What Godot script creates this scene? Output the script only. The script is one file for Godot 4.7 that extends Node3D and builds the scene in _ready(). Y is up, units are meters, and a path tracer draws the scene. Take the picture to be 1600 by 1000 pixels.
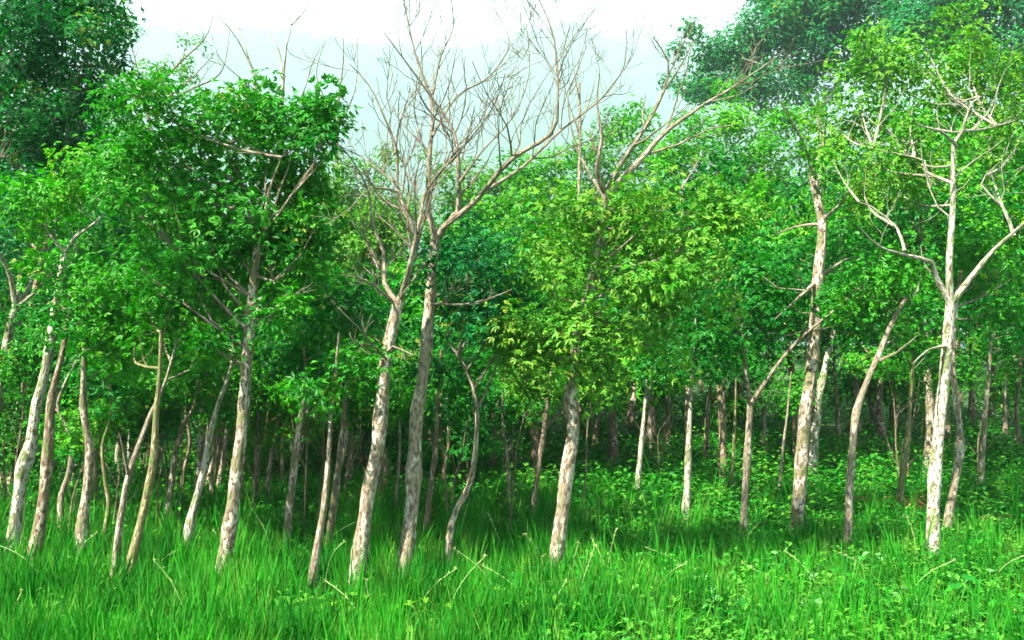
extends Node3D
# A rubber plantation on a gentle slope: slim pale trunks in rows, two bare trees, long grass in front, hazy hill behind.

const EYE := Vector3(0, 2.2, 0)
const FOCUS := 1385.6          # focal length in pixels of the 1600 x 1000 picture
const PITCH := 0.0792          # the lens looks up a little: the horizon is at row 610
var rng := RandomNumberGenerator.new()
var bumps := FastNoiseLite.new()
var patches := FastNoiseLite.new()
var used := {}
var bark := []
var leaf_material: StandardMaterial3D
var sprigs := []
var shoots := 0

# ------------------------------------------------------------------ helpers
func rnd(a: float, b: float) -> float: return rng.randf_range(a, b)

func ray(px: float, py: float) -> Vector3:      # direction through a pixel, one unit deep along the lens axis
	var v := Vector3((px - 800.0) / FOCUS, (500.0 - py) / FOCUS, -1.0)
	return v.rotated(Vector3.RIGHT, PITCH)

func at(px: float, py: float, depth: float) -> Vector3: return EYE + ray(px, py) * depth

func height(x: float, z: float) -> float:
	var d := -z
	var steepness := lerpf(0.42, 1.0, smoothstep(-10.0, 9.0, x))      # the slope behind climbs faster on one side
	var up := 0.0
	if d > 12.5:
		var e := minf(d, 70.0) - 12.5
		up = steepness * 0.105 * (e * e / (e + 5.0))
	return up + bumps.get_noise_2d(x, z) * 0.16

func ground_depth(px: float, py: float) -> float:
	var v := ray(px, py)
	var t := 5.0
	while t < 80.0:
		var p := EYE + v * t
		if p.y < height(p.x, p.z): return t
		t += 0.06
	return 80.0

func numbered(called: String) -> String:
	var n: int = used.get(called, 0)
	used[called] = n + 1
	return called if n == 0 else "%s_%03d" % [called, n]

func thing(called: String, label: String, category: String, where: Vector3, group := "") -> Node3D:
	var o := Node3D.new()
	o.name = numbered(called)
	add_child(o)
	o.position = where
	o.set_meta("label", label)
	o.set_meta("category", category)
	if group: o.set_meta("group", group)
	return o

func put(called: String, mesh: Mesh, m: Material, parent: Node3D) -> MeshInstance3D:
	var o := MeshInstance3D.new()
	o.mesh = mesh
	o.material_override = m
	o.name = called
	parent.add_child(o, true)
	return o

func scatter(called: String, mesh: Mesh, m: Material, parent: Node3D, places: Array, tints: PackedColorArray) -> MultiMeshInstance3D:
	var mm := MultiMesh.new()
	mm.transform_format = MultiMesh.TRANSFORM_3D
	mm.use_colors = true
	mm.mesh = mesh
	mm.instance_count = places.size()
	for i in places.size():
		mm.set_instance_transform(i, places[i])
		mm.set_instance_color(i, tints[i])
	var o := MultiMeshInstance3D.new()
	o.multimesh = mm
	o.material_override = m
	o.name = called
	parent.add_child(o, true)
	o.set_meta("kind", "stuff")
	return o

class Buf:
	var v := PackedVector3Array()
	var n := PackedVector3Array()
	var uv := PackedVector2Array()
	var c := PackedColorArray()
	var i := PackedInt32Array()
	func mesh() -> ArrayMesh:
		var a := []
		a.resize(Mesh.ARRAY_MAX)
		a[Mesh.ARRAY_VERTEX] = v
		if n.size(): a[Mesh.ARRAY_NORMAL] = n
		if uv.size(): a[Mesh.ARRAY_TEX_UV] = uv
		if c.size(): a[Mesh.ARRAY_COLOR] = c
		a[Mesh.ARRAY_INDEX] = i
		var m := ArrayMesh.new()
		m.add_surface_from_arrays(Mesh.PRIMITIVE_TRIANGLES, a)
		return m

# a tapered tube along points; lumps makes the bark swell and shrink a little
func tube(b: Buf, pts: PackedVector3Array, radii: PackedFloat32Array, sides: int, lumps := 0.0) -> void:
	var start := b.v.size()
	var side := Vector3.RIGHT
	var length := rnd(0.0, 5.0)
	var turn := rnd(0.0, 1.0)
	for k in pts.size():
		var t := (pts[mini(k + 1, pts.size() - 1)] - pts[maxi(k - 1, 0)]).normalized()
		side = (side - t * side.dot(t))
		if side.length() < 0.05: side = t.cross(Vector3.FORWARD)
		side = side.normalized()
		var up := t.cross(side)
		if k: length += pts[k].distance_to(pts[k - 1])
		for s in sides + 1:
			var a := TAU * s / sides
			var dir := side * cos(a) + up * sin(a)
			var r := radii[k]
			if lumps > 0.0:
				var q := pts[k] * 3.1 + dir * 0.55
				r *= 1.0 + lumps * patches.get_noise_3d(q.x * 9.0, q.y * 9.0, q.z * 9.0)
			b.v.append(pts[k] + dir * r)
			b.n.append(dir)
			b.uv.append(Vector2(turn + float(s) / sides, length * 0.5))
	for k in pts.size() - 1:
		for s in sides:
			var p := start + k * (sides + 1) + s
			var q := p + sides + 1
			b.i.append_array([p, q, p + 1, p + 1, q, q + 1])

# smooth curve through points with a radius at each (x, y, z, radius)
func curve(knots: Array, step: float) -> Array:
	var pts := PackedVector3Array()
	var radii := PackedFloat32Array()
	for k in knots.size() - 1:
		var p0: Vector4 = knots[maxi(k - 1, 0)]
		var p1: Vector4 = knots[k]
		var p2: Vector4 = knots[k + 1]
		var p3: Vector4 = knots[mini(k + 2, knots.size() - 1)]
		var n := maxi(1, int(Vector3(p2.x - p1.x, p2.y - p1.y, p2.z - p1.z).length() / step))
		for j in n + (1 if k == knots.size() - 2 else 0):
			var t := float(j) / n
			var p := 0.5 * ((2.0 * p1) + (p2 - p0) * t + (2.0 * p0 - 5.0 * p1 + 4.0 * p2 - p3) * t * t + (3.0 * p1 - p0 - 3.0 * p2 + p3) * t * t * t)
			pts.append(Vector3(p.x, p.y, p.z))
			radii.append(maxf(lerpf(p1.w, p2.w, t), 0.003))
	return [pts, radii]

func twigs(b: Buf, pts: PackedVector3Array, radii: PackedFloat32Array, level: int, many: float) -> void:
	var length := 0.0
	for k in range(1, pts.size()): length += pts[k].distance_to(pts[k - 1])
	var count := int(length * many * rnd(0.8, 1.2) + rnd(0.0, 1.0))
	for j in count:
		var f := rnd(0.22, 0.98)
		var k := clampi(int(f * (pts.size() - 1)), 0, pts.size() - 2)
		var t := (pts[k + 1] - pts[k]).normalized()
		var across := t.cross(Vector3(rnd(-1, 1), rnd(-1, 1), rnd(-1, 1))).normalized()
		var dir := (t * rnd(0.55, 1.0) + across * rnd(0.5, 1.0) + Vector3(0, 0.25, 0)).normalized()
		var r := minf(radii[k] * rnd(0.35, 0.6), 0.014)
		var l := clampf(length * rnd(0.2, 0.5), 0.18, 1.3) * (1.15 - 0.5 * f)
		var p := pts[k]
		var q := PackedVector3Array([p])
		var w := PackedFloat32Array([r])
		var n := 5
		for s in n:
			dir = (dir + Vector3(rnd(-.32, .32), rnd(-.16, .34), rnd(-.32, .32))).normalized()
			p += dir * l / n
			q.append(p)
			w.append(maxf(lerpf(r, 0.003, (s + 1.0) / n), 0.003))
		tube(b, q, w, 5)
		if level > 1: twigs(b, q, w, level - 1, many * 1.5)

# ------------------------------------------------------------------ materials
func noise_image(seed_: int, frequency: float, w: int, h: int, octaves := 4) -> Image:
	var n := FastNoiseLite.new()
	n.seed = seed_
	n.frequency = frequency
	n.fractal_octaves = octaves
	return n.get_seamless_image(w, h)

func make_bark(base: Color, patch: Color, dark: Color, cover: float, moss: float, s: int) -> StandardMaterial3D:
	var w := 256
	var h := 512
	var big := noise_image(s, 0.011, w, h)
	var mid := noise_image(s + 1, 0.035, w, h)
	var fine := noise_image(s + 2, 0.12, w, h, 3)
	var im := Image.create(w, h, false, Image.FORMAT_RGB8)
	var hm := Image.create(w, h, false, Image.FORMAT_RGB8)
	for y in h:
		for x in w:
			var a := big.get_pixel(x, y).r
			var m := mid.get_pixel(x, y).r
			var f := fine.get_pixel(x, (y * 3) % h).r      # fine cracks run round the stem
			var c := base.lerp(base * 0.7, m)
			c = c.lerp(patch, smoothstep(1.0 - cover - 0.07, 1.0 - cover + 0.07, a * 0.6 + m * 0.4))
			c = c.lerp(dark, smoothstep(0.58, 0.70, f) * 0.85)
			c = c.lerp(dark, smoothstep(0.60, 0.67, 1.0 - m) * 0.85)
			c = c.lerp(Color(0.07, 0.17, 0.02), smoothstep(0.66, 0.74, 1.0 - a) * moss)
			im.set_pixel(x, y, c.linear_to_srgb())
			var e := 0.5 * f + 0.5 * m
			hm.set_pixel(x, y, Color(e, e, e))
	var o := StandardMaterial3D.new()
	o.albedo_texture = ImageTexture.create_from_image(im)
	o.roughness = 0.9
	o.metallic_specular = 0.3
	o.heightmap_enabled = true
	o.heightmap_scale = 2.5
	o.heightmap_texture = ImageTexture.create_from_image(hm)
	return o

func make_leaf_material(through: Color, rough: float, gloss := 0.5) -> StandardMaterial3D:
	var o := StandardMaterial3D.new()
	o.vertex_color_use_as_albedo = true
	o.roughness = rough
	o.metallic_specular = gloss
	o.backlight_enabled = true
	o.backlight = through
	o.cull_mode = BaseMaterial3D.CULL_DISABLED
	return o

# ------------------------------------------------------------------ leaf shapes
# one folded leaf of four triangles from p along dir, face up the way of top
func leaf(b: Buf, p: Vector3, dir: Vector3, top: Vector3, l: float, w: float, c: Color, droop := 0.12) -> void:
	var side := dir.cross(top).normalized()
	top = side.cross(dir).normalized()
	var k := b.v.size()
	b.v.append_array([p, p + dir * l * 0.45 + side * w * 0.5 + top * w * 0.16, p + dir * l * 0.5 + top * 0.0, p + dir * l * 0.45 - side * w * 0.5 + top * w * 0.16, p + dir * l - top * l * droop])
	for j in 5: b.c.append(c)
	b.i.append_array([k, k + 2, k + 1, k, k + 3, k + 2, k + 2, k + 4, k + 1, k + 2, k + 3, k + 4])

func leaflet(b: Buf, p: Vector3, dir: Vector3, top: Vector3, l: float, w: float, c: Color) -> void:
	var side := dir.cross(top).normalized()
	top = side.cross(dir).normalized()
	var k := b.v.size()
	b.v.append_array([p, p + dir * l * 0.48 + side * w * 0.5 + top * w * 0.2, p + dir * l - top * l * .1, p + dir * l * 0.48 - side * w * 0.5 + top * w * 0.2])
	for j in 4: b.c.append(c)
	b.i.append_array([k, k + 2, k + 1, k, k + 3, k + 2])

func shade(spread: float) -> Color:
	var g := rnd(1.0 - spread, 1.0 + spread)
	return Color(g * rnd(0.8, 1.25), g, g * rnd(0.8, 1.2))

# a leafy shoot: stalks round a twig, three leaflets on each
func make_sprig(stalks: int, size: float) -> Buf:
	var b := Buf.new()
	for s in stalks:
		var a := s * 2.4 + rnd(-.3, .3)
		var out := Vector3(cos(a), rnd(-.15, .5), sin(a)).normalized()
		var foot := Vector3(0, 0.28 * s / stalks - 0.1, 0)
		var tip := foot + out * rnd(.06, .22)
		var c := shade(0.22)
		var across := out.cross(Vector3.UP).normalized()
		for j in 3:
			var dir := (out + across * (j - 1) * rnd(.8, 1.1) + Vector3(0, rnd(-.75, .0), 0)).normalized()
			leaflet(b, tip, dir, Vector3(rnd(-.3, .3), 1, rnd(-.3, .3)), size * rnd(.8, 1.2), size * rnd(.38, .5), c * rnd(.9, 1.1))
	return b

func make_tuft(blades: int, tall: float, spread: float, wide: float) -> ArrayMesh:
	var b := Buf.new()
	for s in blades:
		var a := rnd(0, TAU)
		var out := Vector3(cos(a), 0, sin(a))
		var p := out * rnd(0.0, spread * 0.3)
		var lean := pow(rnd(0.0, 1.0), 1.6) * .95 + .04
		var l := tall * rnd(0.55, 1.15)
		var side := out.cross(Vector3.UP).rotated(Vector3.UP, rnd(-.6, .6))
		var c := shade(0.25)
		if rnd(0, 1) < 0.06: c = Color(4.0, 1.5, 5.0)        # a dry straw blade
		var k := b.v.size()
		var n := 4
		for j in n + 1:
			var t := float(j) / n
			var w := wide * (1.0 - t * t) * 0.5 + 0.0006
			b.v.append(p - side * w)
			b.v.append(p + side * w)
			b.c.append(c)
			b.c.append(c)
			var dir := (Vector3.UP + out * (lean + 1.5 * lean * t * t * 2.0) - Vector3.UP * lean * t * 0.9).normalized()
			p += dir * l / n
			if j < n: b.i.append_array([k + 2 * j, k + 2 * j + 2, k + 2 * j + 1, k + 2 * j + 1, k + 2 * j + 2, k + 2 * j + 3])
	return b.mesh()

func make_herb(leaves: int, tall: float, leaf_size: float) -> ArrayMesh:
	var b := Buf.new()
	for s in leaves:
		var a := s * 2.4 + rnd(-.4, .4)
		var f := (s + 0.5) / leaves
		var out := Vector3(cos(a), rnd(-.1, .35), sin(a)).normalized()
		var p := Vector3(0, tall * f, 0) + out * rnd(.02, .2) * (1.3 - f)
		leaf(b, p, (out + Vector3(0, rnd(-.5, .2), 0)).normalized(), Vector3(rnd(-.4, .4), 1, rnd(-.4, .4)), leaf_size * rnd(.7, 1.3), leaf_size * rnd(.5, .7), shade(0.28))
	return b.mesh()

# ------------------------------------------------------------------ crowns
const TINT := {
	"mid": [Color(.006, .125, .008), Color(.040, .23, .008)],
	"dark": [Color(.003, .090, .024), Color(.014, .16, .026)],
	"teal": [Color(.006, .130, .036), Color(.022, .21, .04)],
	"olive": [Color(.036, .185, .010), Color(.110, .275, .022)],
	"fresh": [Color(.012, .190, .006), Color(.080, .30, .010)],
	"deep": [Color(.003, .095, .010), Color(.016, .17, .010)],
}

# blobs: Vector4(x, y, z, radius) in the tree's own metres, with y radius squashed
func crown(t: Node3D, blobs: Array, kind: String, size: float, thick: float) -> void:
	var two: Array = TINT[kind]
	var out := Buf.new()
	var palette := []            # leaf colours of every shoot shape in ten steps from young to old, and a yellowing one
	for step in 11:
		var shoot := []
		var tint: Color = two[0].lerp(two[1], step / 9.0) if step < 10 else Color(.12, .21, .02)
		for sp in sprigs:
			var a := PackedColorArray()
			for c in sp.c: a.append(c * tint)
			shoot.append(a)
		palette.append(shoot)
	var more := []
	for blob in blobs:
		more.append(blob)
		for k in 2:
			var d: Vector3 = Vector3(rnd(-1, 1), rnd(-.6, .8), rnd(-1, 1)).normalized() * blob.w * rnd(1.25, 2.2)
			more.append(Vector4(blob.x + d.x, blob.y + d.y, blob.z + d.z, blob.w * rnd(.28, .42)))
	for blob in more:
		var c := Vector3(blob.x, blob.y, blob.z)
		var r: float = blob.w * 1.0
		var n := int(68.0 * r * r * thick / (size * size)) + 4
		var own := rnd(0.0, 1.0)
		for k in n:
			var d := Vector3(rnd(-1, 1), rnd(-1, 1), rnd(-1, 1))
			while d.length() > 1.0 or d.length() < 0.05: d = Vector3(rnd(-1, 1), rnd(-1, 1), rnd(-1, 1))
			d = d.normalized() * pow(d.length(), 0.6) * (rnd(0.85, 1.2) if rnd(0, 1) < .86 else rnd(1.1, 1.7))
			var up := (d.normalized() * 0.8 + Vector3(rnd(-.5, .5), 0.7, rnd(-.5, .5))).normalized()
			var side := up.cross(Vector3(rnd(-1, 1), rnd(-1, 1), rnd(-1, 1))).normalized()
			var s := size * rnd(0.75, 1.25)
			var which := rng.randi() % sprigs.size()
			var sp: Buf = sprigs[which]
			var start := out.v.size()
			out.v.append_array(Transform3D(Basis(side * s, up * s, side.cross(up) * s), c + d * Vector3(r * 1.12, r * 0.6, r * 1.12)) * sp.v)
			out.c.append_array(palette[10 if rnd(0, 1) < .03 else clampi(int(10.0 * (own * 0.7 + rnd(-.1, 0.45))), 0, 9)][which])
			for q in sp.i: out.i.append(q + start)
	shoots += out.v.size() / 120

	put("crown", out.mesh(), leaf_material, t).set_meta("kind", "stuff")

# ------------------------------------------------------------------ trees traced by their stems
# p: stem from foot to top (pixels), w: widths in pixels at foot and top, br: limbs [width, [x, y, metres nearer (+) or deeper (-)] ...], cr: leaf clusters [x, y, radius in pixels, metres nearer]
func tree(s: Dictionary) -> void:
	var foot: Array = s.p[0]
	var sink: float = s.get("sink", clampf((foot[1] - 700.0) * .22, 6.0, 40.0))
	var d: float = s.d if s.has("d") else ground_depth(foot[0], foot[1] + sink)
	var root := at(foot[0], foot[1] + sink, d)
	root.y = height(root.x, root.z)
	var t := thing(s.get("n", "rubber_tree"), s.l, "tree", root, s.get("g", ""))
	var m: Material = bark[[[0, 4, 5], [1, 6, 2], [2], [3]][s.b][rng.randi() % [3, 3, 1, 1][s.b]]]
	var px := d / FOCUS
	var knots := []
	var sway := rnd(-.08, .08)
	var count: int = s.p.size()
	for k in count:
		var f := float(k) / (count - 1)
		var q := at(s.p[k][0], s.p[k][1], d) - root
		q.z += sway * sin(f * 4.0)
		var r: float = lerpf(s.w[0], s.w[1] * (1.0 if s.has("br") else .5), f) * px * 0.40
		if k == 0:
			knots.append(Vector4(q.x * 0.3, -0.25, q.z * 0.3, r * 2.1))
			knots.append(Vector4(q.x * 0.7, 0.04, q.z, r * 1.45))
			if q.y > 0.3: knots.append(Vector4(q.x * .9, 0.2, q.z, r * 1.12))
			if q.y > 0.15: knots.append(Vector4(q.x, q.y, q.z, r))
		else:
			knots.append(Vector4(q.x, q.y, q.z, r))
	var b := Buf.new()
	var cv := curve(knots, 0.09)
	var girths: PackedFloat32Array = cv[1]
	for k in 1 + rng.randi() % 3:              # old tapping scars swell the stem
		var c0 := rnd(.1, .7) * girths.size()
		var much := rnd(.1, .3)
		for j in girths.size(): girths[j] *= 1.0 + much * exp(-pow((j - c0) / 1.6, 2.0))
	cv[1] = girths
	tube(b, cv[0], cv[1], 12, 0.28)
	var limbs: Array = s.get("br", [])
	put("trunk", b.mesh(), m, t)
	var stem: PackedVector3Array = cv[0]
	var lm: Material = bark[s.lb] if s.has("lb") else m
	var holds: Array[Vector3] = []
	for k in range(stem.size() * 3 / 5, stem.size(), 2): holds.append(stem[k])
	for limb in limbs:
		var lk := []
		var n: int = limb.size() - 1
		for k in n:
			var e: Array = limb[k + 1]
			var deep: float = e[2] if e.size() > 2 else 0.0
			var q := at(e[0], e[1], d - deep) - root
			if k == 0:
				q.z += sway * sin(4.0 * clampf(q.y / maxf(stem[stem.size() - 1].y, 1.0), 0, 1))
			else:
				q += Vector3(rnd(-.035, .035), rnd(-.03, .03), rnd(-.06, .06))
			var f := float(k) / (n - 1)
			lk.append(Vector4(q.x, q.y, q.z, maxf(float(limb[0]) * px * (.5 if s.has("cr") else .40) * lerpf(1.0, 0.14, pow(f, .8)), 0.005)))
		var lc := curve(lk, 0.14)
		var lb := Buf.new()
		tube(lb, lc[0], lc[1], 8, 0.12)
		twigs(lb, lc[0], lc[1], s.get("tl", 2), s.get("tw", 1.2))
		put("branch", lb.mesh(), lm, t)
		for k in range(2, lc[0].size(), 3): holds.append(lc[0][k])
	if s.has("cr"):
		var blobs := []
		var taken := {}
		for c in s.cr:
			var deep: float = c[3] if c.size() > 3 else rnd(-.9, .5) - s.get("bk", 0.0)
			var q := at(c[0], c[1], d - deep) - root
			blobs.append(Vector4(q.x, q.y, q.z, c[2] * (d - deep) / FOCUS))
			# a twig carries each cluster, from the nearest point of stem or limb below it
			var from: Vector3 = holds[0]
			var best := 1e9
			for e in holds:
				var far: float = e.distance_to(q) + maxf(0.0, e.y - q.y + .15) * 2.0 + .3 * taken.get(e, 0)
				if far < best:
					best = far
					from = e
			taken[from] = taken.get(from, 0) + 1
			best = from.distance_to(q)
			var mid := (from + q) * 0.5 + Vector3(rnd(-.1, .1), -0.08, rnd(-.1, .1))
			var twig_r := clampf(best * .016, 0.006, 0.02)
			var tc := curve([Vector4(from.x, from.y, from.z, twig_r), Vector4(mid.x, mid.y, mid.z, twig_r * 0.7), Vector4(q.x, q.y, q.z, twig_r * 0.35)], 0.2)
			var tb := Buf.new()
			tube(tb, tc[0], tc[1], 6)
			twigs(tb, tc[0], tc[1], 1, 2.5)
			put("branch", tb.mesh(), lm, t)
		crown(t, blobs, s.get("k", "mid"), .74 * s.get("ls", 1.0), s.get("th", 1.0))

# a whole tree of the rows behind, by place and height; leaf_scale is the size of its shoots
func row_tree(x: float, z: float, tall: float, first: float, wide: float, girth: float, bark_: int, kind: String, label: String, group: String, leaf_scale: float, thick: float) -> void:
	var root := Vector3(x, height(x, z), z)
	var t := thing("rubber_tree", label, "tree", root, group)
	var knots := []
	var lean := Vector2(rnd(-.09, .11), rnd(-.08, .08))
	var bend := rnd(-.25, .25)
	for k in 6:
		var f := k / 5.0
		var y := tall * 0.72 * f
		knots.append(Vector4(lean.x * y + bend * sin(f * 3.0) + rnd(-.06, .06), y - (0.25 if k == 0 else 0.0), lean.y * y + rnd(-.05, .05), girth * 0.5 * lerpf(1.0, 0.45, f) * (1.3 if k == 0 else 1.0)))
	var cv := curve(knots, 0.3)
	var b := Buf.new()
	tube(b, cv[0], cv[1], 9, 0.2)
	put("trunk", b.mesh(), bark[bark_], t)
	var stem: PackedVector3Array = cv[0]
	var blobs := []
	var n := int(rnd(7, 10))
	for k in n:
		var f := (k + 0.5) / n
		var y := lerpf(first, tall - 0.7, f)
		var a := k * 2.4 + rnd(-.5, .5)
		var reach := wide * sin(clampf(0.25 + 0.75 * f, 0, 1) * 2.75) * rnd(.5, 1.0)
		var p := Vector3(lean.x * y + cos(a) * reach, y, lean.y * y + sin(a) * reach)
		blobs.append(Vector4(p.x, p.y, p.z, wide * rnd(.36, .58)))
		var from := stem[clampi(int((p.y - reach * 0.8) / (tall * 0.72) * (stem.size() - 1)), stem.size() / 3, stem.size() - 1)]
		var mid := (from + p) * 0.5 + Vector3(0, -.15, 0)
		var tc := curve([Vector4(from.x, from.y, from.z, girth * .2), Vector4(mid.x, mid.y, mid.z, girth * .14), Vector4(p.x, p.y, p.z, girth * .06)], 0.4)
		var tb := Buf.new()
		tube(tb, tc[0], tc[1], 6)
		put("branch", tb.mesh(), bark[bark_], t)
	crown(t, blobs, kind, leaf_scale, thick)

func shrub(px: float, py: float, d: float, r: float, kind: String, label: String, group: String) -> void:
	var top := at(px, py, d)
	var root := Vector3(top.x, height(top.x, top.z), top.z)
	var t := thing("shrub", label, "shrub", root, group)
	var blobs := []
	var h := maxf(top.y - root.y, r)
	for k in 5:
		var p := Vector3(rnd(-1, 1) * r * .8, h + rnd(-.7, .5) * r, rnd(-1, 1) * r * .8)
		blobs.append(Vector4(p.x, p.y, p.z, r * rnd(.45, .7)))
		var b := Buf.new()
		var foot := Vector3(rnd(-.08, .08), -.05, rnd(-.08, .08))
		var mid := foot.lerp(p, .5) + Vector3(rnd(-.1, .1), .1, rnd(-.1, .1))
		var c := curve([Vector4(foot.x, foot.y, foot.z, .016), Vector4(mid.x, mid.y, mid.z, .012), Vector4(p.x, p.y, p.z, .006)], .2)
		tube(b, c[0], c[1], 6)
		put("stem", b.mesh(), bark[1], t)
	crown(t, blobs, kind, .8 + .012 * maxf(d - 20.0, 0.0), 1.0)

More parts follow.
